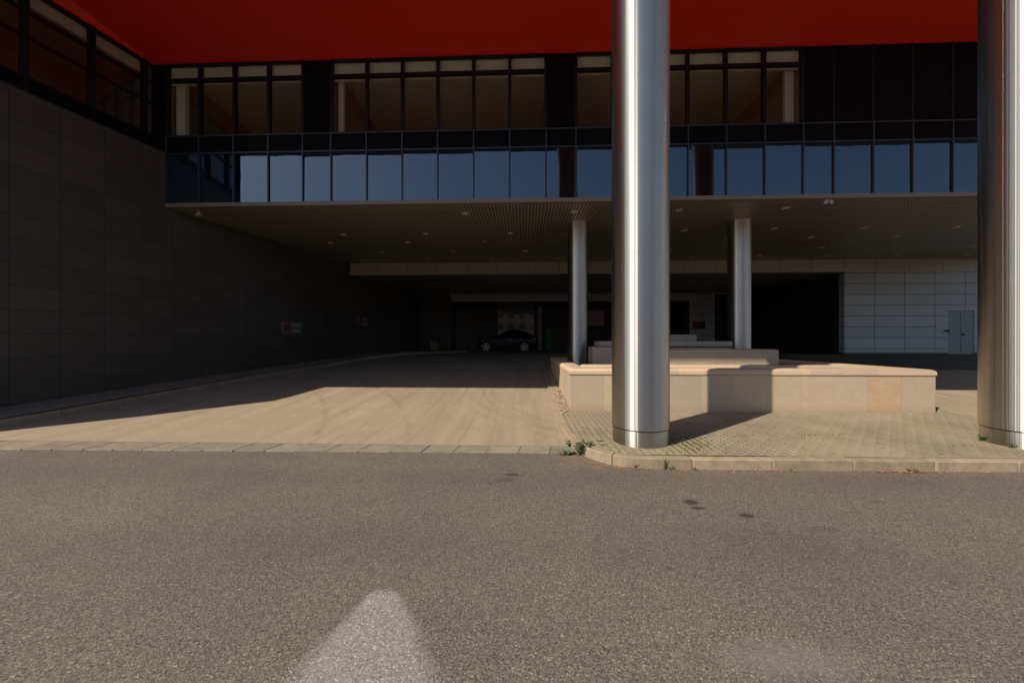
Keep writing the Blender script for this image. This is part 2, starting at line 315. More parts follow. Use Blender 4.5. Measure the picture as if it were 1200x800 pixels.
def fin(name, bm, mat, parent=None, smooth=False, bevel=0, seg=2, local=False, auto=None):
    bmesh.ops.recalc_face_normals(bm, faces=bm.faces[:])
    me = bpy.data.meshes.new(name); bm.to_mesh(me); bm.free()
    me.materials.append(mat if not isinstance(mat, str) else MT[mat])
    o = bpy.data.objects.new(name, me); COL.objects.link(o)
    if smooth:
        for p in me.polygons: p.use_smooth = True
        if auto: me.set_sharp_from_angle(angle=R(auto))
    if bevel:
        md = o.modifiers.new('bevel', 'BEVEL'); md.width = bevel; md.segments = seg; md.limit_method = 'ANGLE'; md.angle_limit = R(35)
    if parent:
        o.parent = parent
        if not local: o.matrix_parent_inverse = wm(parent).inverted()
    return o
def wm(o):
    m = Matrix.Translation(o.location) @ o.rotation_euler.to_matrix().to_4x4()
    return m if not o.parent else wm(o.parent) @ o.matrix_parent_inverse @ m
def thing(name, label, cat, loc=(0, 0, 0), rz=0, group=None):
    o = bpy.data.objects.new(name, None); COL.objects.link(o); o.location = loc; o.rotation_euler = (0, 0, rz)
    o.empty_display_size = .3
    return tag(o, label, cat, group)
def tag(o, label, cat, group=None):
    o['label'] = label; o['category'] = cat
    if group: o['group'] = group
    return o
def struct(name, bm, mat, kind='structure', **k):
    o = fin(name, bm, mat, **k); o['kind'] = kind; return o
def dup(o, parent=None):
    c = o.copy(); COL.objects.link(c)
    if parent: c.parent = parent
    for ch in [x for x in bpy.data.objects if x.parent == o]: dup(ch, c)
    return c

# ------------------------------------------------------------------ ground
bm = new(); N = 24                      # one sheet to the horizon
xs = [-400, -60, -14, 14, 60, 400]; ys = [-400, -60, -8, 6, 60, 400]
vv = [[bm.verts.new((x, y, 0)) for x in xs] for y in ys]
for j in range(5):
    for i in range(5): bm.faces.new((vv[j][i], vv[j][i+1], vv[j+1][i+1], vv[j+1][i]))
struct('asphalt_road', bm, 'asphalt')
bm = new(); ys = [5.52, 5.8, 6.2, 6.6, 7, 7.6, 8.2, 9, 10, 11, 12.5, 14, 16, 18, 20, 26, 34.5]
rows = [[bm.verts.new((x, y, zr(y))) for x in (-13.5, -6, 0, 6, 12, 26)] for y in ys]
for a, b in zip(rows, rows[1:]):
    for i in range(5): bm.faces.new((a[i], a[i+1], b[i+1], b[i]))
e0 = rows[0]; lo = [bm.verts.new((v.co.x, v.co.y, -.05)) for v in e0]
for i in range(5): bm.faces.new((lo[i], lo[i+1], e0[i+1], e0[i]))
struct('driveway', bm, 'concrete', smooth=True, auto=30)
# flush border stones between asphalt and driveway
bm = new(); x = -13.5
while x < 26:
    w = .46 + random.uniform(-.015, .02); y0 = 5.08 + max(0, min(1, (x + 8) / 8.5)) * .12 + random.uniform(-.006, .006)
    if not (.72 < x < 8.6):
        sk = .05; z = .016 + random.uniform(0, .008)
        x1 = x + w - random.choice((.003, .004, .008)); x1 = min(x1, .95) if x < .9 else x1
        hexa(bm, [(x, y0, -.1), (x1, y0, -.1), (x1 + sk, 5.515, -.1), (x + sk, 5.515, -.1), (x, y0, z), (x1, y0, z), (x1 + sk, 5.515, z), (x + sk, 5.515, z)])
    x += w
struct('border_strip', bm, 'border_concrete', bevel=.006, seg=1)
# left footpath with its kerb
WA = R(11.35); WD = Vector((math.sin(WA), math.cos(WA), 0)); WN = Vector((-math.cos(WA), math.sin(WA), 0)); WC = Vector((-10.458, 10.1, 0))
def wt(Y): return (Y - 10.1) / WD.y
def WP(t, off, z): p = WC + WD * t + WN * off; return (p.x, p.y, z)
bm = new(); lyo = [4.35, 5.2, 6, 7, 8, 9, 10, 11, 12, 14, 16, 18, 20, 23, 25.5]
def kerb_off(Y): return lerp(Y, [4.3, 6, 10, 14, 18, 22, 25.5], [-1.66, -1.66, -1.56, -1.32, -1.15, -1.9, -3.4])
rows = []
for Y in lyo:
    t = wt(Y); z = zr(Y) + .13
    rows.append([bm.verts.new(WP(t, .02, z)), bm.verts.new(WP(t, kerb_off(Y) + .15, z - .003))])
for a, b in zip(rows, rows[1:]): bm.faces.new((a[0], a[1], b[1], b[0]))
struct('footpath', bm, 'footpath_concrete')
def kerb_run(name, pts, zf, drop, w=.15, stone=1.0, gap=.004, mat='kerb_concrete', side=1, bev=.014):
    # resample into stones
    P = [Vector((p[0], p[1], 0)) for p in pts]; L = [0]
    for a, b in zip(P, P[1:]): L.append(L[-1] + (b - a).length)
    def ev(s):
        for i in range(1, len(L)):
            if s <= L[i] + 1e-6:
                k = (s - L[i-1]) / max(1e-6, L[i] - L[i-1]); return P[i-1].lerp(P[i], k)
        return P[-1].copy()
    def tan(s): return (ev(min(L[-1], s + .12)) - ev(max(0, s - .12))).normalized()
    bm = new(); s = 0
    while s < L[-1] - .05:
        e = min(L[-1], s + stone); jz = random.uniform(-.004, .004); jo = random.uniform(-.004, .004); k = 6
        ring = []
        for i in range(k + 1):
            q = s + (e - gap - s) * i / k; p = ev(q); t = tan(q); nrm = Vector((-t.y, t.x, 0)) * side
            a = p + nrm * jo; b = p + nrm * (w + jo); zt = zf(p.y) + jz
            ring.append([bm.verts.new((a.x, a.y, zt - drop)), bm.verts.new((a.x, a.y, zt)), bm.verts.new((b.x, b.y, zt)), bm.verts.new((b.x, b.y, zt - drop))])
        for a, b in zip(ring, ring[1:]):
            for i in range(3): bm.faces.new((a[i], b[i], b[i+1], a[i+1]))
        bm.faces.new(ring[0]); bm.faces.new(ring[-1][::-1]); s = e
    return struct(name, bm, mat, bevel=bev, seg=2)
kerb_run('footpath_kerb', [WP(wt(Y), kerb_off(Y), 0)[:2] for Y in lyo], lambda Y: zr(Y) + .13, .3, side=1)

# island outline (clockwise from the rear left): driveway side, front, right side
def smooth_poly(pts, n=6):
    out = []
    for i in range(len(pts) - 1):
        p0 = Vector(pts[max(0, i-1)]); p1 = Vector(pts[i]); p2 = Vector(pts[i+1]); p3 = Vector(pts[min(len(pts)-1, i+2)])
        for k in range(n):
            t = k / n
            out.append(.5 * ((2*p1) + (-p0+p2)*t + (2*p0-5*p1+4*p2-p3)*t*t + (-p0+3*p1-3*p2+p3)*t**3))
    out.append(Vector(pts[-1])); return [(p.x, p.y) for p in out]
edge = smooth_poly([(.80, 14.6), (.72, 12.3), (.65, 10.2), (.62, 8.8), (.62, 7.78), (.62, 6.7), (.64, 6.0), (.70, 5.55), (.80, 5.20), (.98, 4.90), (1.25, 4.70), (1.8, 4.62), (3.6, 4.64), (6.2, 4.67), (7.6, 4.72), (8.3, 5.0), (8.75, 5.7), (8.9, 6.6), (8.95, 7.6), (9.0, 8.4), (9.05, 10), (9.1, 12.3), (9.2, 14.6)], 5)
kerb_run('island_kerb', edge, zi, .26, w=.14, stone=1.0, side=1)
inner = []
for i, p in enumerate(edge):
    a = Vector(edge[max(0, i-1)]); b = Vector(edge[min(len(edge)-1, i+1)]); t = (b - a).normalized(); inner.append((p[0] - t.y * .135, p[1] + t.x * .135))
bm = new()
mid = len(inner) // 2
left = [p for p in inner if p[0] < 4.5]; right = [p for p in inner if p[0] >= 4.5]
# strips by Y between the two sides
def xat(side, Y):
    best = None
    for a, b in zip(side, side[1:]):
        if (a[1] - Y) * (b[1] - Y) <= 0 and a[1] != b[1]:
            k = (Y - a[1]) / (b[1] - a[1]); x = a[0] + k * (b[0] - a[0])
            best = x if best is None else best
    return best
Ys = [4.765, 4.79, 4.83, 4.88, 4.95, 5.05, 5.2, 5.4, 5.7, 6.1, 6.5, 7, 7.6, 8.2, 9, 10, 11, 12.5, 14.5]
rows = []
for Y in Ys:
    xl, xr = xat(left, Y), xat(right, Y)
    if xl is None or xr is None: continue
    rows.append([bm.verts.new((xl + (xr - xl) * i / 8, Y, zi(Y) - .004)) for i in range(9)])
for a, b in zip(rows, rows[1:]):
    for i in range(8): bm.faces.new((a[i], a[i+1], b[i+1], b[i]))
struct('paved_island', bm, 'pavers')
# gravel strip between the kerb and the planter
bm = new()
for k in range(1500):
    Y = random.uniform(7.0, 13.5); xl = xat(left, Y)
    if xl is None: continue
    x1 = .93 - max(0, 7.62 - Y) * .55
    if xl > x1: continue
    x = random.uniform(xl, x1); s = random.uniform(.010, .026)
    r = bmesh.ops.create_icosphere(bm, subdivisions=1, radius=s, matrix=Matrix.Translation((x, Y, zi(Y) + s * .2)) @ Matrix.Rotation(random.uniform(0, 6), 4, 'Z') @ Matrix.Diagonal((1.3, .9, .6, 1)))
struct('gravel', bm, 'gravel', kind='stuff')
# raised dark planting bed before the pale wall
bm = new(); hexa(bm, [(11.8, 14.6, .4), (25, 13.6, .4), (25, 17.69, .4), (11.8, 17.69, .4), (11.8, 14.6, .62), (25, 13.6, .62), (25, 17.69, 1.02), (11.8, 17.69, 1.02)])
struct('planting_bed', bm, 'soil')

# ------------------------------------------------------------------ main building
YF = 10.1; XL, XR = -10.85, 21.6; ZC = 5.53
B = thing('office_building', 'dark office block with red canopy soffit and blue mirror glass strip above the driveway', 'building', (3, YF, 0))
def P(name, bm, mat, parent=None, **k): return fin(name, bm, mat, parent or B, **k)
# canopy: soffit rises slightly towards its front edge
ye, ze, zs = 3.70, 10.38, 9.72
sl = (ze - zs) / (YF - ye)
bm = new(); hexa(bm, [(-22, ye, ze), (22, ye, ze), (22, YF + .3, zs - .3 * sl), (-22, YF + .3, zs - .3 * sl), (-22, ye, ze + .9), (22, ye, ze + .9), (22, YF + .3, ze + .9), (-22, YF + .3, ze + .9)])
P('canopy', bm, 'red')
bm = new(); box(bm, -22.02, ye - .04, ze + .12, 22.02, ye - .003, ze + .93); P('canopy_fascia', bm, 'canopy_metal')
bm = new(); box(bm, -22, YF + .305, 9.9, 22, 40, 13); P('upper_sky_block', bm, 'canopy_metal')  # unseen mass added so no sky light leaks in from above
bm = new(); box(bm, -22, YF + 5.6, 5.75, 22, 40, 9.89); P('rear_sky_block', bm, 'canopy_metal')  # unseen block added as a lid against sky light over the undercroft
bm = new(); y2_ = ye + .7; z2_ = ze - .7 * sl
hexa(bm, [(-22, ye - .002, ze - .03), (22, ye - .002, ze - .03), (22, y2_, z2_ - .03), (-22, y2_, z2_ - .03), (-22, ye - .002, ze - .004), (22, ye - .002, ze - .004), (22, y2_, z2_ - .004), (-22, y2_, z2_ - .004)]); P('dark_reflection_strip', bm, 'canopy_metal')  # unseen dark strip added under the soffit edge to blacken its mirror image
# curtain wall bays
mx = [-10.45, -9.467, -8.432, -7.405, -6.384, -5.558, -4.52, -3.493, -2.473, -1.447, -.425, .6, 1.428, 2.465, 3.497, 4.522, 5.558, 6.593, 7.62, 8.436, 9.473, 10.501, 11.544]
while mx[-1] < XR - .5: mx.append(mx[-1] + 1.03)
Z0, Z1, Z2, Z3, Z4 = 5.64, 7.08, 7.588, 9.236, 9.66
solid = lambda i: i in (4, 11) or i >= 18
box_ = lambda *a: box(new(), *a)
P('corner_panel', box_(XL, YF + .01, 7.0, mx[0] - .03, YF + .12, 9.70), 'black_glass')
for i in range(len(mx) - 1):
    a, b = mx[i] + .025, mx[i+1] - .025
    q = [YF + .012 + random.uniform(-.0035, .0035) for _ in range(4)]
    P('glass_panel', hexa(new(), [(a, q[0], Z0), (b, q[1], Z0), (b, YF + .05, Z0), (a, YF + .05, Z0), (a, q[2], Z1 - .022), (b, q[1] + q[2] - q[0], Z1 - .022), (b, YF + .05, Z1 - .022), (a, YF + .05, Z1 - .022)]), 'mirror_glass')
    P('spandrel_panel', box_(a, YF + .014, Z1 + .022, b, YF + .05, Z2 - .02), 'black_glass')
    if solid(i):
        P('cladding_panel', box_(a, YF + .014, Z2 + .02, b, YF + .05, Z3 - .01), 'black_glass'); P('cladding_panel', box_(a, YF + .014, Z3 + .01, b, YF + .05, 9.70), 'black_glass')
        continue
    bm = new(); f = .022
    box(bm, a, YF - .005, Z2 + .02, a + f, YF + .09, 9.70); box(bm, b - f, YF - .005, Z2 + .02, b, YF + .09, 9.70)
    box(bm, a + f, YF - .004, Z2 + .02, b - f, YF + .089, Z2 + .04); box(bm, a + f, YF - .004, Z3 - .045, b - f, YF + .089, Z3 + .045); box(bm, a + f, YF - .004, Z4, b - f, YF + .089, 9.699)
    w = P('window', bm, 'frame')
    P('pane', box_(a + f, YF + .03, Z2 + .04, b - f, YF + .042, Z3 - .045), 'window_glass', w)
    P('transom_pane', box_(a + f, YF + .03, Z3 + .045, b - f, YF + .042, Z4), 'window_glass', w)
for x in mx:
    P('mullion', box_(x - .018, YF - .03, Z0, x + .018, YF + .10, Z2 + .017), 'mullion'); P('mullion', box_(x - .026, YF - .012, Z2 + .019, x + .026, YF + .10, 9.705), 'frame')
for z in (Z1, Z2): P('rail', box_(mx[0], YF - .020, z - .018, mx[-1], YF + .10, z + .018), 'mullion')
P('soffit_trim', box_(XL + .35, YF - .03, ZC, XR + .02, YF + .14, Z0 - .002), 'trim')
# rooms behind the upper windows
for (a, b) in ((0, 4), (5, 11), (12, 18)):
    x0, x1 = mx[a] - .0, mx[b] + .0; rm = P('room', new(), 'room_wall')
    P('room_wall', box_(x0 - .05, YF + 4.6, 7.0, x1 + .05, YF + 4.8, 9.7), 'room_wall', rm); P('room_wall', box_(x0 - .13, YF + .13, 7.0, x0 - .03, YF + 4.6, 9.7), 'room_wall', rm); P('room_wall', box_(x1 + .03, YF + .13, 7.0, x1 + .13, YF + 4.6, 9.7), 'room_wall', rm)
    P('room_ceiling', box_(x0 - .03, YF + .13, 9.66, x1 + .03, YF + 4.6, 9.69), 'room_ceiling', rm); P('room_floor', box_(x0 - .03, YF + .13, 7.1, x1 + .03, YF + 4.6, 7.4), 'room_wall', rm)
    P('blind_box', box_(x0, YF + .12, 9.20, x1, YF + .20, 9.655), 'room_ceiling', rm)
    if a == 0: P('pillar', box_(x0 + .08, YF + .21, 7.41, x0 + .36, YF + .34, 9.65), 'room_pillar', rm)
    if a == 5: P('pillar', box_(x0 + .08, YF + .25, 7.41, x0 + .24, YF + .34, 9.65), 'room_pillar', rm)
    if a == 12:
        P('pillar', box_(x1 - .30, YF + .25, 7.41, x1 - .06, YF + .34, 9.65), 'room_pillar', rm)
        P('cabinet', box_(x1 - 1.7, YF + .25, 7.41, x1 - 1.06, YF + .6, 7.72), 'room_pillar', rm)
# ceilings and beams
P('ceiling', box_(-12.5, YF + .145, ZC + .002, 21.7, 17.70, ZC + .1), 'ceiling')
Zb = 4.95; xb1 = atY(410, 315, 17.7).x
P('beam', box_(xb1, 17.70, Zb, 22, 18.0, ZC + .1), 'beam_panels')
P('ceiling', box_(-11, 18.003, Zb + .03, 15.6, 25.4, Zb + .1), 'ceiling')
xb2 = atY(528, 348, 25.4).x; xe2 = atY(838, 348, 25.4).x; Zb2 = 4.46
P('beam', box_(xb2, 25.40, Zb2, xe2, 25.65, Zb + .1), 'beam_panels')
P('ceiling', box_(-9, 25.655, Zb2 + .02, 15.6, 31.2, Zb2 + .1), 'dark_stone')
P('pier', box_(-9, 25.42, .5, xb2 - .002, 27.5, Zb + .02), 'dark_stone')
P('pier', box_(atY(808, 400, 25.4).x, 25.42, .5, xe2, 26.2, Zb2 - .002), 'rear_panels')
P('side_wall', box_(xe2 + .002, 25.6, .5, 15.25, 26.0, Zb + .02), 'black_door_panels')
P('side_wall', box_(15.262, 18.01, .5, 15.7, 31.2, Zb + .02), 'black_door_panels')
# lobby wall with its glazed opening
yl = 31.2; g0, g1 = atY(583, 390, yl).x, atY(626, 390, yl).x; gz = 1.62 + 38 * yl / 420
P('lobby_wall', box_(-9, yl, .5, g0, yl + .3, Zb2 + .1), 'dark_stone'); P('lobby_wall', box_(g1, yl, .5, 15.7, yl + .3, Zb2 + .1), 'dark_stone'); P('lobby_wall', box_(g0, yl, gz, g1, yl + .3, Zb2 + .1), 'dark_stone')
bm = new()
for xx in (g0, g0 + .82, g1 - .08): box(bm, xx, yl - .02, .86, xx + .08, yl + .1, gz)
box(bm, g0 + .09, yl - .018, 2.75, g1 - .08, yl + .1, 2.80); lw = P('lobby_window', bm, 'post_stone')
P('pane', box_(g0 + .08, yl + .03, .88, g1 - .08, yl + .045, gz), 'lobby_glass', lw)
P('lobby_shell', box_(g0 - 1.5, yl + .31, 4.4, g1 + 1.5, yl + 2.6, 4.5), 'room_wall'); P('lobby_shell', box_(g0 - 1.6, yl + .31, .5, g0 - 1.5, yl + 2.8, 4.5), 'room_wall'); P('lobby_shell', box_(g1 + 1.5, yl + .31, .5, g1 + 1.6, yl + 2.8, 4.5), 'room_wall'); P('lobby_floor', box_(g0 - 1.5, yl + .31, .5, g1 + 1.5, yl + 2.6, .85), 'room_wall')
P('lobby_backdrop', box_(g0 - 1.5, yl + 2.6, .5, g1 + 1.5, yl + 2.8, 4.5), 'room_wall')
P('lobby_reflection_strip', box_(g0 + .08, yl + .25, 1.9, g0 + .3, yl + .28, gz - .05), 'room_pillar', lw)  # pale strip imitating the bright reflections at the left of the pane
xp = atY(632.5, 390, 28.9).x
P('post', lathe(new(), [(.17, .8), (.17, 4.47)], 24, (xp, 28.9, 0)), 'post_stone', smooth=True, auto=40)

# ------------------------------------------------------------------ left wing: clad wall and ribbon window
YE = 4.3; tE = wt(YE); YU = 5.8; tU = wt(YU); t0 = 0.0; ZW = 7.09
A = thing('side_wing', 'dark panelled side wing with ribbon windows above its long grey wall', 'building', (WP(0, 0, 0)[0], 8, 0))
def slab(ta, tb, oa, ob, za, zb): return hexa(new(), [WP(ta, oa, za), WP(tb, oa, za), WP(tb, ob, za), WP(ta, ob, za), WP(ta, oa, zb), WP(tb, oa, zb), WP(tb, ob, zb), WP(ta, ob, zb)])
fin('wall', slab(tE, -.002, 0, .36, -.3, ZW), 'dark_cladding', A)
fin('wall', slab(.0, wt(25.41), .003, .36, -.3, ZC + .06), 'dark_cladding', A)
fin('wall_coping', slab(tE, -.004, -.02, .385, ZW + .002, ZW + .03), 'mullion', A)
go = .39
fin('sill_panel', slab(tU, 0, go, go + .1, ZW + .032, 7.6), 'black_glass', A)
ty = [-(2.476 - 1.102) , ]
tm = [wt(9.83), wt(8.75), wt(7.66)]
while tm[-1] > tE + 1.1: tm.append(tm[-1] - 1.105)
tm = [0.0] + [t for t in tm if t > tU + .3] + [tU]
fin('upper_front', slab(tU - .25, tU - .04, go + .1, 12, ZW + .032, ze - .05), 'dark_cladding', A)
fin('roof_terrace', slab(tE, tU - .26, .37, 11.9, 6.9, ZW + .015), 'canopy_metal', A)
for a, b in zip(tm, tm[1:]):
    b2, a2 = b + .03, a - .03
    bm = slab(b2, a2, go - .01, go + .08, 7.6, 7.66)
    for (z0, z1) in ((8.53, 8.59), (9.11, 9.17), (9.62, 9.70)):
        s = slab(b2, a2, go - .01, go + .08, z0, z1); me = bpy.data.meshes.new('tmp'); s.to_mesh(me); s.free(); bm.from_mesh(me); bpy.data.meshes.remove(me)
    for (sa, sb) in ((b2, b2 + .035), (a2 - .035, a2)):
        q = slab(sa - .0005, sb + .0005, go - .012, go + .082, 7.599, 9.701); me = bpy.data.meshes.new('tmp'); q.to_mesh(me); q.free(); bm.from_mesh(me); bpy.data.meshes.remove(me)
    w = fin('window', bm, 'frame', A)
    for (z0, z1) in ((7.66, 8.53), (8.59, 9.11), (9.17, 9.62)): fin('pane', slab(b2, a2, go + .03, go + .042, z0, z1), 'wing_glass', w)
for t in tm: fin('mullion', slab(t - .035, t + .035, go - .05, go + .12, ZW + .031, 9.71), 'frame', A)
fin('front_wall', slab(tE - .3, tE - .002, 0, 12, -.3, ZW + .02), 'dark_cladding', A)
fin('floor', slab(tU, -.01, go + .11, 6, 6.9, 7.3), 'room_wall', A); fin('back_wall', slab(tU, -.01, 3.6, 3.8, 7.3, 9.75), 'room_wall', A)
fin('end_wall', slab(-.15, -.04, go + .14, 3.59, 7.31, 9.66), 'room_wall', A)
fin('wing_ceiling', slab(tU, -.01, go + .13, 6, 9.68, 9.74), 'room_wall', A)
fin('bulkhead', slab(tU, -.16, go + .14, go + .24, 9.36, 9.675), 'room_ceiling', A)
# red wedge between the ribbon window and the rising canopy soffit
def soff(t): return zs + (YF - WP(t, 0, 0)[1]) * sl + .03
bm = new()
hexa(bm, [WP(tU, go - .04, 9.71), WP(0, go - .04, 9.705), WP(0, go + .2, 9.705), WP(tU, go + .2, 9.71), WP(tU, go - .45, soff(tU)), WP(0, go - .045, soff(0)), WP(0, go + .2, soff(0)), WP(tU, go + .2, soff(tU))])
fin('wedge_fascia', bm, 'red', A)

# ------------------------------------------------------------------ pale wall on the right with its door
PW = thing('panelled_wall', 'pale grey panelled wall right of the dark recess behind the planter', 'wall', (19, 17.7, .9))
xw = 15.262; d0, d1 = atY(1111, 390, 17.7).x, atY(1140, 390, 17.7).x + .05; dz = 3.08
fin('wall_panels', box_(xw, 17.703, 1.09, d0, 17.99, Zb - .003), 'pale_panels', PW)
fin('wall_panels', box_(d0, 17.703, dz, d1, 17.99, Zb - .003), 'pale_panels', PW); fin('wall_panels', box_(d1, 17.703, 1.09, 22, 17.99, Zb - .003), 'pale_panels', PW)
fin('plinth', box_(xw, 17.75, .5, 22, 17.99, 1.087), 'canopy_metal', PW)
dm = (d0 + d1) / 2
for a, b in ((d0 + .02, dm - .008), (dm + .008, d1 - .02)):
    dr = fin('door', box_(a, 17.72, .95, b, 17.78, dz - .02), 'door_grey', PW, bevel=.004, seg=1)
    if a > dm: 
        bm = new(); box(bm, a + .06, 17.66, 2.0 - .1, a + .09, 17.72, 2.1 - .1); box(bm, a + .06, 17.655, 1.93, a + .20, 17.675, 1.96); fin('handle', bm, 'black_metal', dr)
c = atY(1104, 381.5, 17.7)
o = fin('wall_plate', box_(c.x - .3, 17.685, c.z - .09, c.x + .25, 17.70, c.z + .09), 'sign_white'); tag(o, 'small pale rectangular plate on the panelled wall beside the grey door', 'sign plate')
c = atY(1108, 387.5, 17.7)
wl = thing('wall_lamp', 'small black spout lamp on the pale wall just left of the grey door', 'wall lamp', (c.x, 17.7, c.z))
fin('bracket', box_(c.x - .04, 17.62, c.z - .04, c.x + .04, 17.70, c.z + .04), 'black_metal', wl, bevel=.01)
bm = new(); lathe(bm, [(.02, -.05), (.06, .0), (.06, .03)], 16, (c.x - .02, 17.57, c.z)); fin('shade', bm, 'black_metal', wl, smooth=True, auto=40)

# ------------------------------------------------------------------ steel columns
def column(name, label, x, y, z0, z1, r, joints, seams, ring=None, base=.36, group=None):
    t = thing(name, label, 'column', (x, y, z0), 0, group); mat = 'brushed_steel' if ring is None else 'dull_steel'
    if ring is None:
        fin('base_drum', lathe(new(), [(r - .012, 0), (r - .012, base - .012 - z0)], 96), mat, t, smooth=True, auto=40, local=True)
        zb = base + .006 - z0
    else:
        fin('base_ring', lathe(new(), [(r + .06, 0), (r + .06, .04), (r + .01, .05)], 64), 'dull_steel', t, smooth=True, auto=40, local=True); zb = .05
    fin('core', lathe(new(), [(r - .02, 0.01), (r - .02, z1 - z0)], 48), 'black_metal', t, smooth=True, auto=40, local=True)
    zz = [zb] + [j - z0 for j in joints] + [z1 - z0]
    for a, b in zip(zz, zz[1:]):
        fin('shaft_sleeve', lathe(new(), [(r - .0015, a + .0002), (r, a + .0016), (r, b - .0016), (r - .0015, b - .0002)], 128), mat, t, smooth=True, auto=20, local=True)
    for ang in seams:
        ca, sa = math.cos(ang), math.sin(ang); bm = new(); w = .004; rr = r + .0012; 
        pts = []
        for q in (r - .01, rr):
            for s in (-w, w): pts.append((q * ca - s * sa, q * sa + s * ca))
        hexa(bm, [(*pts[0], zb), (*pts[1], zb), (*pts[3], zb), (*pts[2], zb), (*pts[0], z1 - z0), (*pts[1], z1 - z0), (*pts[3], z1 - z0), (*pts[2], z1 - z0)])
        fin('seam', bm, mat, t, local=True)
    return t
fj = [1.61, 2.87, 4.13, 5.39, 6.65, 7.91, 9.17]
YC = 5.45
cA = column('steel_column', 'tall brushed steel column standing nearest the curved kerb corner, in front of the granite planter', 1.73, YC, .125, ze + .05 - (YC - ye) * sl + .05, .41, fj, [R(-90 + 72)], group='steel columns under the canopy')
cB = column('steel_column', 'tall brushed steel column at the right edge of the photo, weeds at its foot', 7.22, YC, .125, ze + .05 - (YC - ye) * sl + .05, .41, fj, [R(180 + 12)], group='steel columns under the canopy')
ij = [1.62, 2.6, 3.6, 4.6]
cC = column('steel_column', 'shorter steel column with pale base ring rising from the planter to the ceiling, left one', 1.76, 12.0, .86, ZC + .02, .335, [1.9, 3.15, 4.4], [], ring=True, group='steel columns under the canopy')
cD = column('steel_column', 'shorter steel column behind the low granite blocks, before the dark recess', 7.02, 12.0, .86, ZC + .02, .335, [1.9, 3.15, 4.4], [], ring=True, group='steel columns under the canopy')

# ------------------------------------------------------------------ planter and its granite steps
PL = thing('planter', 'low granite walled planter with rounded coping behind the steel column', 'planter', (4.6, 10, .15))
px0, px1, py0, py1 = .96, 8.36, 7.60, 13.3; tw = .38
bm = new()
box(bm, px0, py0, .02, px1, py0 + tw, .915); box(bm, px0, py0 + tw, .02, px0 + tw, py1, .915); box(bm, px1 - tw, py0 + tw, .02, px1, py1, .915); box(bm, px0 + tw, py1 - tw, .02, px1 - tw, py1, .915)
fin('wall', bm, 'granite_panels', PL)
bm = new()
# rounded coping: loop with a half-round section
def coping_ring(bm, x0, y0, x1, y1, w, z0, hgt, over=.015, ch=.16):
    secs = []
    cr = [(x0, y0, 1, 1), (x1, y0, -1, 1), (x1, y1, -1, -1), (x0, y1, 1, -1)]
    prof = [(-over, 0), (-over, hgt * .55), (-over + .02, hgt * .82), (-over + .055, hgt * .97), (.10, hgt), (w - .09, hgt), (w - .04 + over, hgt * .95), (w - .005 + over, hgt * .75), (w + over, hgt * .5), (w + over, 0)]
    for (cx, cy, sx, sy) in cr: secs.append([bm.verts.new((cx + sx * d, cy + sy * d, z0 + h)) for d, h in prof])
    for i in range(4):
        a, b = secs[i], secs[(i + 1) % 4]
        for k in range(len(prof) - 1): bm.faces.new((a[k], b[k], b[k+1], a[k+1]))
        bm.faces.new((a[-1], b[-1], b[0], a[0]))
coping_ring(bm, px0, py0, px1, py1, tw, .925, .122)
fin('coping', bm, 'granite_coping', PL, smooth=True, auto=50, bevel=0)
fin('joint_bed', box_(px0 + .012, py0 + .012, .914, px1 - .012, py0 + tw - .01, .927), 'soil', PL)
fin('soil', box_(px0 + tw - .01, py0 + tw - .01, .3, px1 - tw + .01, py1 - tw + .01, .86), 'soil', PL)
def rbox(x0, y0, z0, x1, y1, z1, r):
    bm = new(); box(bm, x0, y0, z0, x1, y1, z1)
    es = [e for e in bm.edges if max(v.co.z for v in e.verts) > z1 - 1e-4]
    bmesh.ops.bevel(bm, geom=es, offset=r, segments=5, profile=.5, affect='EDGES'); return bm
def rounded_block(name, label, x0, y0, x1, y1, z0, z1, rnd=.07, mat='granite_steps', parent=None, lip=None):
    t = thing(name, label, 'granite block', ((x0 + x1) / 2, (y0 + y1) / 2, z0), 0, 'granite steps of the dry fountain')
    if lip:
        cz = z1 - .15
        fin('body', box_(x0, y0, z0, x1, y1, cz - .04), mat, t, bevel=.006); fin('groove', box_(x0 + .02, y0 + .02, cz - .041, x1 - .02, y1 - .02, cz), 'soil', t)
        fin('cap', rbox(x0 - .012, y0 - .012, cz, x1 + .012, y1 + .012, z1, rnd), mat, t, smooth=True, auto=50)
    else: fin('body', rbox(x0, y0, z0, x1, y1, z1, rnd), mat, t, smooth=True, auto=50)
    return t
y3 = 9.62; rounded_block('granite_step', 'long low granite step with a sunlit face, in front of the other steps', atY(742, 410, y3).x, y3, atY(914, 410, y3).x, y3 + .9, .80, 1.41, .065, 'granite_panels')
y4 = 10.15; rounded_block('granite_step', 'short shaded granite block between the left inner column and the tall column', atY(694.5, 410, y4).x, y4, atY(742, 410, y3).x - .02, y4 + .75, .80, 1.46, .03)
y2 = 10.95; rounded_block('granite_step', 'middle granite step with a recessed groove, shaded, behind the long lowest step', atY(702, 400, y2).x, y2, atY(858, 400, y2).x, y2 + .7, .80, 1.625, .03, lip=True)
y1_ = 12.25; t = thing('granite_bench', 'thick grey granite slab with rounded end on top of the steps', 'granite block', (5, y1_, 1.5), 0, 'granite steps of the dry fountain')
xa, xb = atY(735, 396, y1_).x, atY(817.5, 396, y1_).x
fin('slab', box_(xa, y1_, 1.59, xb, y1_ + .6, 1.855), 'granite_steps', t, bevel=.07, seg=4, smooth=True, auto=50)
fin('support', box_(xa + .05, y1_ + .1, .8, xb - .3, y1_ + .5, 1.588), 'granite_steps', t)
fin('inner_ledge', rbox(px0 + tw + .01, 8.55, .7, 7.30, 8.90, 1.06, .06), 'granite_coping', PL, smooth=True, auto=50)

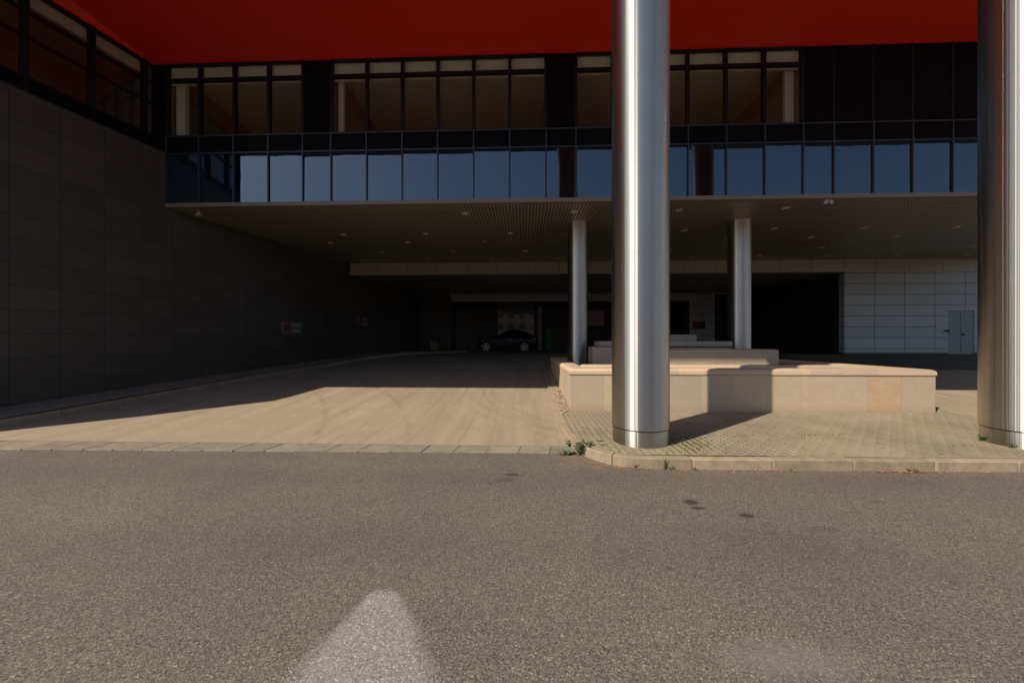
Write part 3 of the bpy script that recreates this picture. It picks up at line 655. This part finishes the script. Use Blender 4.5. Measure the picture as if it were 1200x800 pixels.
# ------------------------------------------------------------------ plants
def leaf(bm, p, d, up, L, W):
    d = d.normalized(); s = d.cross(up); s = s.normalized() if s.length > 1e-4 else Vector((1, 0, 0)); n = s.cross(d).normalized()
    a = bm.verts.new(p); b = bm.verts.new(p + d * L * .45 + s * W * .5 + n * L * .08); c = bm.verts.new(p + d * L - n * L * .12); e = bm.verts.new(p + d * L * .45 - s * W * .5 + n * L * .08)
    bm.faces.new((a, b, c)); bm.faces.new((a, c, e))
def rdir(zmin=-.2, zmax=1): return Vector((random.uniform(-1, 1), random.uniform(-1, 1), random.uniform(zmin, zmax)))
def weed(label, x, y, z, h, r, n, stems=6, group='weeds along the kerb'):
    t = thing('weed', label, 'weed', (x, y, z), 0, group); bs = new(); bl = new()
    for k in range(stems):
        dx, dy = random.uniform(-r, r) * .5, random.uniform(-r, r) * .35; hh = h * random.uniform(.5, 1); p = Vector((dx * .3, dy * .3, 0)); q = Vector((dx * 1.6, dy * 1.6, hh))
        w = .0035
        hexa(bs, [p + Vector(o) for o in ((-w, -w, 0), (w, -w, 0), (w, w, 0), (-w, w, 0))] + [q + Vector(o) for o in ((-w/2, -w/2, 0), (w/2, -w/2, 0), (w/2, w/2, 0), (-w/2, w/2, 0))])
        for i in range(max(3, n // stems)):
            f = random.uniform(.08, 1); pp = p.lerp(q, f) ; leaf(bl, pp, rdir(-.1, .9), Vector((0, 0, 1)), random.uniform(.25, .5) * r * (1.15 - .5 * f), random.uniform(.10, .2) * r)
    fin('stem', bs, 'stem', t, local=True); fin('foliage', bl, 'weed_leaf', t, local=True)
    return t
g = atZ(686, 531, .02); weed('bushy green weed tuft where the curved kerb meets the flush border stones', g.x - .03, g.y, .0, .20, .19, 300, 15)
g = atZ(668, 522, .02); weed('flat green weed on the concrete left of the bushy tuft', g.x, g.y, .03, .06, .16, 60, 6)
g = atZ(664, 531.5, .01); weed('low strip of weeds against the border stones left of the kerb corner', g.x, g.y - .02, .0, .05, .16, 60, 8)
g = atZ(709, 540, .0); weed('small weed at the foot of the curved kerb, next after the bushy tuft', g.x, g.y - .02, 0, .07, .10, 40, 5)
g = atZ(722, 543.5, .0); weed('wide low weed at the kerb foot left of the dark kerb joint', g.x, g.y - .02, 0, .07, .12, 50, 6)
g = atZ(747, 547, .0); weed('low weed at the kerb foot right under the steel column', g.x, g.y - .02, 0, .06, .09, 40, 5)
g = atZ(778, 549, .0); weed('thin upright weed standing tall against the kerb face', g.x, g.y - .02, 0, .17, .07, 40, 4)
g = atZ(786, 550, .0); weed('short weed beside the thin upright weed at the kerb', g.x, g.y - .02, 0, .06, .07, 24, 4)
g = atZ(815, 550.5, .0); weed('small weed at the straight kerb right of the column shadow', g.x, g.y - .02, 0, .06, .07, 18, 4)
g = atZ(1064, 552, .0); weed('green weed among orange leaves at the straight kerb', g.x, g.y - .015, 0, .06, .09, 26, 5)
g = atZ(928, 550.5, .0); weed('sparse weed at the straight kerb in the middle of its length', g.x, g.y - .015, 0, .03, .10, 14, 4)
g = atZ(1147, 515, .13); weed('weed at the left foot of the right steel column', g.x, g.y - .08, .13, .08, .13, 36, 6)
g = atZ(1181, 523, .13); weed('weed in front of the right steel column base', g.x, g.y - .06, .13, .08, .10, 26, 5)
g = atZ(703, 517, .13); weed('small weed in the paving left of the steel column', g.x, g.y, .13, .03, .08, 24, 4)
g = atZ(707, 522, .13); weed('tiny weed in the paving close to the kerb, left of the steel column', g.x, g.y, .13, .03, .07, 18, 4)
bm = new()            # moss and grass in the paving joints
for k in range(520):
    if k < 360: x, y = random.gauss(808, 15), random.gauss(520, 6.5)
    elif k < 400: x, y = random.uniform(790, 960), random.uniform(508, 522)
    elif k < 470: x, y = random.choice(((952, 507), (982, 513), (942, 508), (868, 513), (830, 508)))[0] + random.gauss(0, 5), 508 + random.gauss(2, 1.2)
    else: x, y = random.uniform(690, 1140), random.uniform(500, 534)
    p = atZ(x, y, .13); 
    if p.y < 4.8: continue
    p.x = round(p.x / .1) * .1 + random.gauss(0, .008)
    for q in range(3): leaf(bm, p + Vector((random.gauss(0, .006), random.gauss(0, .02), -.002)), rdir(.15, .8), Vector((0, 0, 1)), random.uniform(.014, .034), random.uniform(.006, .012))
struct('moss', bm, 'moss', kind='stuff')
bm = new()            # dry leaf litter along the kerb foot
for k in range(330):
    if k < 90: x = random.gauss(1062, 17)
    elif k < 120: x = random.gauss(895, 14)
    elif k < 150: x = random.gauss(700, 10)
    else: x = random.uniform(650, 1200)
    yk = lerp(x, [640, 650, 690, 720, 780, 950, 1200], [532, 532, 542, 548, 551, 552, 554]); p = atZ(x, yk, 0); p.y -= abs(random.gauss(0, .022)); p.z = random.uniform(.003, .012)
    leaf(bm, p, rdir(-.1, .25), Vector((0, 0, 1)), random.uniform(.012, .045), random.uniform(.008, .026))
for k in range(60):
    x, y = random.choice(((742, 512), (1195, 524), (712, 507), (735, 480), (720, 480), (1060, 486)));  p = atZ(x + random.gauss(0, 7), y + random.gauss(0, 1.5), .135); leaf(bm, p, rdir(-.05, .2), Vector((0, 0, 1)), random.uniform(.012, .035), random.uniform(.008, .018))
struct('leaf_litter', bm, 'dry_leaf', kind='stuff')
# dark shrub in the planter behind the steps
sh = thing('shrub', 'dark leafy shrub behind the granite steps, right of the left inner column', 'shrub', (3.6, 12.7, .88))
bm = new(); bs = new()
for k in range(1500):
    a = random.uniform(0, 2 * PI); rr = random.random() ** .5; p = Vector((math.cos(a) * rr * 1.15, math.sin(a) * rr * .35, random.uniform(.05, .95) * (1.0 - .3 * rr)))
    leaf(bm, p, rdir(-.2, 1), Vector((0, 0, 1)), random.uniform(.06, .14), random.uniform(.025, .05))
for k in range(9):
    x, y = random.uniform(-.8, .8), random.uniform(-.15, .15); hexa(bs, [(x + i * .01, y + j * .01, -.02) for i, j in ((-1, -1), (1, -1), (1, 1), (-1, 1))] + [(x * 1.1 + i * .005, y + j * .005, .7) for i, j in ((-1, -1), (1, -1), (1, 1), (-1, 1))])
fin('foliage', bm, 'dark_leaf', sh, local=True); fin('stem', bs, 'stem', sh, local=True)

# ------------------------------------------------------------------ across the road (seen only as reflections)
m = M('brick_front'); p = m.pos(); X, Y, Z = m.xyz(p)
wx = m.math('FRACT', m.math('DIVIDE', m.math('ADD', X, 300), 3.2)); wz = m.math('FRACT', m.math('DIVIDE', m.math('ADD', Z, -1), 3.3))
win = m.math('MULTIPLY', m.math('MULTIPLY', m.math('GREATER_THAN', wx, .3), m.math('LESS_THAN', wx, .75)), m.math('MULTIPLY', m.math('GREATER_THAN', wz, .25), m.math('LESS_THAN', wz, .75)))
m.set(col=m.mix(win, m.mix(m.noise(p, .4, 4), (.22, .11, .06), (.34, .20, .12)), (.03, .035, .04)), rough=.6); MT['brick_front'] = m.m
for nm, lb, x0, x1, y0, hh in (('brick_building', 'brown brick building across the road, mirrored dimly in the lobby glass', -46, 9, -42, 10.5), ('brick_building', 'taller brown brick building across the road to the right, mirrored in the columns', 16, 48, -48, 13)):
    t = thing(nm, lb, 'building', ((x0 + x1) / 2, y0, 0)); fin('wall', box_(x0, y0 - 12, -.1, x1, y0, hh), 'brick_front', t); fin('roof', box_(x0 - .4, y0 - 12.4, hh + .002, x1 + .4, y0 + .4, hh + .5), 'canopy_metal', t)
# ------------------------------------------------------------------ downlights
bm = new(); lathe(bm, [(.06, -.006), (.062, -.012), (.10, -.016), (.105, 0), (.04, .0)], 20, cap=False)
a = [bm.verts.new((.06 * math.cos(i * PI / 8), .06 * math.sin(i * PI / 8), -.008)) for i in range(16)]; bm.faces.new(a)
proto = fin('downlight', bm, 'lens', smooth=True, auto=40); first = True
words = ['leftmost', 'second from left', 'third from left', 'fourth from left', 'fifth from left', 'sixth from left', 'seventh from left', 'eighth from left', 'ninth from left']
def drow(Z, row, pts):
    global first
    pts = sorted(pts)
    for i, (x, y) in enumerate(pts):
        o = proto if first else proto.copy()
        if not first: COL.objects.link(o)
        first = False
        p = atZ(x, y, Z); o.location = (p.x, p.y, Z)
        tag(o, 'round ceiling downlight, %s in the %s' % (words[i] if i < len(pts) - 1 or i == 0 else 'rightmost', row), 'downlight', 'downlights in the metal ceiling')
drow(ZC, 'row nearest the glass strip', [(545, 250), (673, 248), (796, 246), (921, 243.5)])
drow(ZC, 'second row from the glass strip', [(402, 275), (499, 274), (598, 273.5), (802, 270), (907, 268), (1013, 267), (1121, 266)])
drow(ZC, 'third row from the glass strip', [(387, 284.5), (478, 284), (568, 283), (852, 279), (950, 278), (1050, 277)])
drow(ZC, 'fourth row from the glass strip', [(447, 295.5), (531, 294.5), (615, 294), (786, 292), (878, 291), (963, 290), (1051, 289), (1140, 288)])
drow(ZC, 'last row before the panelled beam', [(425, 304.5), (501, 304), (577, 303), (653, 303), (811, 301), (890, 300), (970, 299), (1052, 299), (1134, 298.5)])
drow(Zb + .03, 'lower rear ceiling', [(470, 335), (616.5, 342)])

# ------------------------------------------------------------------ small fixtures
def camera_unit(label, c, yaw):
    t = thing('security_camera', label, 'camera', c, yaw, 'security cameras under the building edge')
    bm = new(); box(bm, -.03, -.03, -.10, .03, .03, 0); fin('bracket', bm, 'white_plastic', t, bevel=.006, local=True)
    bm = new(); box(bm, -.05, -.20, -.17, .05, .10, -.09); fin('housing', bm, 'white_plastic', t, bevel=.015, local=True)
    bm = new(); disc_y(bm, 0, -.225, -.198, -.13, .03, 16); fin('lens', bm, 'black_metal', t, local=True); return t
p = atZ(223, 243, ZC); camera_unit('white security camera under the ceiling near the dark left wall', (p.x, p.y + .25, ZC), R(60))
p = atZ(978, 230, ZC); 
fl = thing('floodlight', 'small twin headed white lamp hanging under the glass strip on the right', 'lamp', (p.x, YF + .08, ZC))
bm = new(); box(bm, -.09, -.02, -.05, .09, .02, 0); fin('bracket', bm, 'white_plastic', fl, local=True, bevel=.004)
for s in (-1, 1):
    bm = new(); lathe(bm, [(.03, -.03), (.055, -.10), (.045, -.13), (.0, -.14)], 16, (s * .075, -.02, 0), cap=False); fin('lamp_head', bm, 'white_plastic', fl, smooth=True, local=True)
p = atZ(466, 336, Zb + .03); camera_unit('distant small camera under the lower ceiling near the left wall', (p.x, p.y, Zb + .03), R(40))
# no-waiting signs on the clad wall
def wsign(label, t, zc, w, h):
    o = thing('parking_sign', label, 'sign', WP(t, -.02, zc), 0, 'no waiting signs on the dark wall')
    o.rotation_euler = (0, 0, math.atan2(WD.y, WD.x) )    # local x along the wall, local -y towards the road
    fin('panel', box_(-w / 2, -.012, -h / 2, w / 2, .012, h / 2), 'sign_panel', o, local=True)
    r = h * .40; cx = -w / 2 + r + .08
    bm = new(); disc_y(bm, cx, -.018, -.013, 0, r, 40); fin('ring', bm, 'sign_red', o, local=True)
    bm = new(); disc_y(bm, cx, -.022, -.0185, 0, r * .74, 40); fin('disc', bm, 'sign_blue', o, local=True)
    bm = new(); q = r * .74; k = .13 * r; d = .7071
    pts = [(cx - q * d - k * d, q * d - k * d), (cx - q * d + k * d, q * d + k * d), (cx + q * d + k * d, -q * d + k * d), (cx + q * d - k * d, -q * d - k * d)]
    hexa(bm, [(a, -.025, b) for a, b in pts] + [(a, -.0225, b) for a, b in pts]); fin('slash', bm, 'sign_red', o, local=True)
    bm = new(); x0 = cx + r + .07
    for z in (.55, -.5): box(bm, x0, -.016, z * h / 2 - .022, w / 2 - .08, -.0125, z * h / 2 + .022)
    fin('text_bar', bm, 'sign_white', o, local=True)
wsign('no waiting sign with blue disc and grey panel, nearer one on the dark wall', wt(14.39), 2.18, 1.0, .48)
wsign('no waiting sign further along the dark wall, the more distant one', wt(18.85), 2.68, 1.0, .48)
# bin before the pier
b0, b1 = atY(504, 400, 24.9).x, atY(513, 400, 24.9).x; zg = zr(24.9) 
tb = thing('litter_bin', 'brown box litter bin standing before the dark pier at the end of the wall', 'litter bin', ((b0 + b1) / 2, 24.9, zg))
fin('body', box_(b0, 24.9, zg + .03, b1, 25.3, zg + .78), 'timber', tb, bevel=.015); fin('lid', box_(b0 - .02, 24.88, zg + .783, b1 + .02, 25.32, zg + .84), 'black_metal', tb, bevel=.01); fin('foot', box_(b0 + .04, 24.94, zg - .01, b1 - .04, 25.26, zg + .028), 'black_metal', tb)
# notice board on rear pale panels
c = atY(819, 381, 25.4); o = thing('notice_board', 'small dull red notice board on the pale rear panels', 'sign', (c.x, 25.4, c.z))
fin('board', box_(c.x - .42, 25.385, c.z - .24, c.x + .42, 25.415, c.z + .24), 'black_metal', o); fin('print', box_(c.x - .36, 25.375, c.z - .19, c.x + .05, 25.384, c.z + .19), 'notice_red', o)
# green banner and colourful panel by the lobby wall
c = atY(642.5, 390, 30.6); o = thing('roller_banner', 'narrow green upright banner right of the rear post', 'banner', (c.x, 30.6, .86))
fin('sheet', box_(c.x - .22, 30.60, .92, c.x + .22, 30.612, 2.75), 'banner_green', o); fin('base', box_(c.x - .25, 30.5, .86, c.x + .25, 30.72, .918), 'black_metal', o, bevel=.01)
c = atY(699, 372, 30.9); o = thing('colour_panel', 'panel of colourful patches on the lobby wall behind the left inner column', 'colour_panel', (c.x, 31.18, c.z))  # framed panel with irregular patches of mixed colour
fin('frame', box_(c.x - .75, 31.16, c.z - .75, c.x + .75, 31.199, c.z + .7), 'black_metal', o); fin('print', box_(c.x - .70, 31.145, c.z - .70, c.x + .70, 31.159, c.z + .65), 'colour_panel', o)

# ------------------------------------------------------------------ parked car (nose towards -X)
def car():
    yc = 28.0; zg = zr(yc) ; cx = atY(594, 400, yc).x
    t = thing('parked_car', 'dark blue coupe crossover parked sideways at the lobby entrance', 'car', (cx, yc, zg))
    Lg = 4.58; x = lambda s: s - Lg / 2
    st = [(0, .62, .62, .30), (.05, .74, .80, .26), (.15, .82, .90, .24), (.5, .88, .98, .22), (1.03, .91, 1.04, .22), (1.49, .92, 1.13, .22), (1.85, .92, 1.36, .22), (2.29, .92, 1.58, .22), (2.6, .92, 1.66, .22), (3.04, .92, 1.69, .22), (3.4, .92, 1.63, .22), (3.75, .92, 1.50, .23), (4.1, .91, 1.32, .25), (4.38, .88, 1.17, .28), (4.5, .84, 1.08, .32), (4.58, .74, .92, .40)]
    def pts(s):
        q, w, zt, zb = s; gh = zt > 1.12; belt = min(zt - .07, 1.03)
        k = .70 if zt > 1.4 else lerp(zt, [1.12, 1.4], [.86, .72])
        top = [(w * k, zt - .05), (w * k * .75, zt - .01), (0, zt)] if gh else [(w * .86, zt - .02), (w * .6, zt), (0, zt)]
        return [(0, zb), (w * .85, zb), (w * .97, zb + .12), (w, .62), (w * .985, .85 if belt > .86 else belt - .02), (w * .96, belt)] + top
    bm = new(); rg = []
    for s in st:
        h = pts(s); rg.append([bm.verts.new((x(s[0]), -a, b)) for a, b in h] + [bm.verts.new((x(s[0]), a, b)) for a, b in h[-2:0:-1]])
    for a, b in zip(rg, rg[1:]):
        n = len(a)
        for i in range(n): bm.faces.new((a[i], a[(i+1) % n], b[(i+1) % n], b[i]))
    bm.faces.new(rg[0]); bm.faces.new(rg[-1][::-1])
    body = fin('body', bm, 'car_paint', t, smooth=True, auto=32, local=True)
    for sd in (-1, 1):                      # side windows: front and rear
        for (s0, s1) in ((1.66, 2.75), (2.82, 3.95)):
            bm = new(); qs = [s0 + (s1 - s0) * i / 6 for i in range(7)]; ra = []
            for q in qs:
                zt = lerp(q, [s[0] for s in st], [s[2] for s in st]); w = .92; k = .70 if zt > 1.4 else lerp(zt, [1.12, 1.4], [.86, .72])
                za, zb = 1.06, max(1.075, zt - .10); f = lambda z: w * (.96 + (k - .96) * (z - 1.03) / max(.05, zt - .05 - 1.03)) + .008
                ra.append((bm.verts.new((x(q), sd * f(za), za)), bm.verts.new((x(q), sd * f(zb), zb))))
            for a, b in zip(ra, ra[1:]): bm.faces.new((a[0], b[0], b[1], a[1]))
            fin('side_window', bm, 'car_glass', t, local=True)
    for (s0, s1, nm) in ((1.52, 2.2, 'windscreen'), (3.6, 4.3, 'rear_window')):
        bm = new(); ra = []
        for i in range(5):
            q = s0 + (s1 - s0) * i / 4; zt = lerp(q, [s[0] for s in st], [s[2] for s in st]) + .006; hw = .50
            ra.append((bm.verts.new((x(q), -hw, zt)), bm.verts.new((x(q), hw, zt))))
        for a, b in zip(ra, ra[1:]): bm.faces.new((a[0], b[0], b[1], a[1]))
        fin(nm, bm, 'car_glass', t, local=True)
    for q in (.745, 3.66):
        for sd in (-1, 1):
            y0 = sd * .80
            bm = new(); disc_y(bm, x(q), sd * .6, sd * .935, .36, .42, 40); fin('wheel_arch', bm, 'rubber', t, local=True)
            w = fin('wheel', new(), 'rubber', t, local=True)
            bm = new(); disc_y(bm, x(q), sd * .70, sd * .945, .345, .345, 48); fin('tyre', bm, 'rubber', w, local=True, bevel=.02)
            bm = new()
            for k in range(5):
                for dk in (-.16, .16):
                    an = k * 2 * PI / 5 + .3 + dk; ca, sa = math.cos(an), math.sin(an); pp = []
                    for (r_, hw) in ((.05, .02), (.275, .026)):
                        for s in (-hw, hw): pp.append((x(q) + r_ * ca - s * sa, .345 + r_ * sa + s * ca))
                    o4 = [pp[0], pp[1], pp[3], pp[2]]
                    hexa(bm, [(a, sd * .947, b) for a, b in o4] + [(a, sd * .962, b) for a, b in o4])
            for i in range(40):
                a0, a1 = 2 * PI * i / 40, 2 * PI * (i + 1) / 40; o4 = [(x(q) + r_ * math.cos(a), .345 + r_ * math.sin(a)) for r_, a in ((.255, a0), (.285, a0), (.285, a1), (.255, a1))]
                hexa(bm, [(a, sd * .947, b) for a, b in o4] + [(a, sd * .960, b) for a, b in o4])
            disc_y(bm, x(q), sd * .947, sd * .966, .345, .06, 20); fin('rim', bm, 'alloy', w, local=True)
    for sd in (-1, 1):
        bm = new(); hexa(bm, [(x(.14), sd * .72, .74), (x(.52), sd * .895, .78), (x(.50), sd * .80, .80), (x(.10), sd * .6, .76), (x(.14), sd * .73, .84), (x(.55), sd * .893, .90), (x(.5), sd * .80, .90), (x(.1), sd * .6, .85)]); fin('headlight', bm, 'lamp_glass', t, local=True)
        bm = new(); hexa(bm, [(x(4.28), sd * .905, .96), (x(4.56), sd * .80, .94), (x(4.5), sd * .5, .94), (x(4.3), sd * .6, .96), (x(4.30), sd * .895, 1.04), (x(4.56), sd * .78, 1.03), (x(4.5), sd * .5, 1.03), (x(4.3), sd * .6, 1.04)]); fin('tail_light', bm, 'red_lamp', t, local=True)
        bm = new(); hexa(bm, [(x(1.62), sd * .90, 1.02), (x(1.80), sd * .90, 1.02), (x(1.80), sd * 1.06, 1.04), (x(1.64), sd * 1.06, 1.04), (x(1.62), sd * .90, 1.08), (x(1.80), sd * .90, 1.10), (x(1.80), sd * 1.06, 1.16), (x(1.66), sd * 1.06, 1.15)]); fin('mirror', bm, 'car_paint', t, local=True, bevel=.02)
        for q in (2.45, 3.3): fin('handle', box_(x(q), min(sd * .91, sd * .935), .90, x(q + .2), max(sd * .91, sd * .935), .925), 'alloy', t, local=True)
        fin('sill', box_(x(1.2), min(sd * .86, sd * .93), .24, x(3.2), max(sd * .86, sd * .93), .34), 'rubber', t, local=True)
    return t
car()

# ------------------------------------------------------------------ light, sky, camera
EL, AZ = 44.0, 51.8
L = bpy.data.lights.new('sun', 'SUN'); L.energy = 5.0; L.angle = R(.53); L.color = (1.0, .87, .69)
so = bpy.data.objects.new('sun', L); COL.objects.link(so)
d = Vector((math.sin(R(AZ)) * math.cos(R(EL)), math.cos(R(AZ)) * math.cos(R(EL)), -math.sin(R(EL))))
so.rotation_euler = d.to_track_quat('-Z', 'Y').to_euler()
W = bpy.data.worlds.new('World'); S.world = W; W.use_nodes = True
sk = W.node_tree.nodes.new('ShaderNodeTexSky'); sk.sky_type = 'NISHITA'; sk.sun_disc = False; sk.sun_elevation = R(EL); sk.sun_rotation = R(180 + AZ)
W.node_tree.links.new(sk.outputs[0], W.node_tree.nodes['Background'].inputs[0]); W.node_tree.nodes['Background'].inputs[1].default_value = .10
cam = bpy.data.cameras.new('camera'); co = bpy.data.objects.new('camera', cam); COL.objects.link(co)
co.location = O; co.rotation_euler = (PI / 2, 0, TH); cam.sensor_width = 36; cam.lens = 36 * F / 1200; cam.clip_end = 2000; cam.clip_start = .05
S.camera = co
S.view_settings.view_transform = 'Standard'; S.view_settings.look = 'None'; S.view_settings.exposure = .16; S.view_settings.gamma = 1
S.cycles.max_bounces = 12; S.cycles.diffuse_bounces = 8; S.cycles.glossy_bounces = 4; S.cycles.transparent_max_bounces = 12
S.cycles.use_denoising = True; S.cycles.caustics_reflective = False; S.cycles.caustics_refractive = False
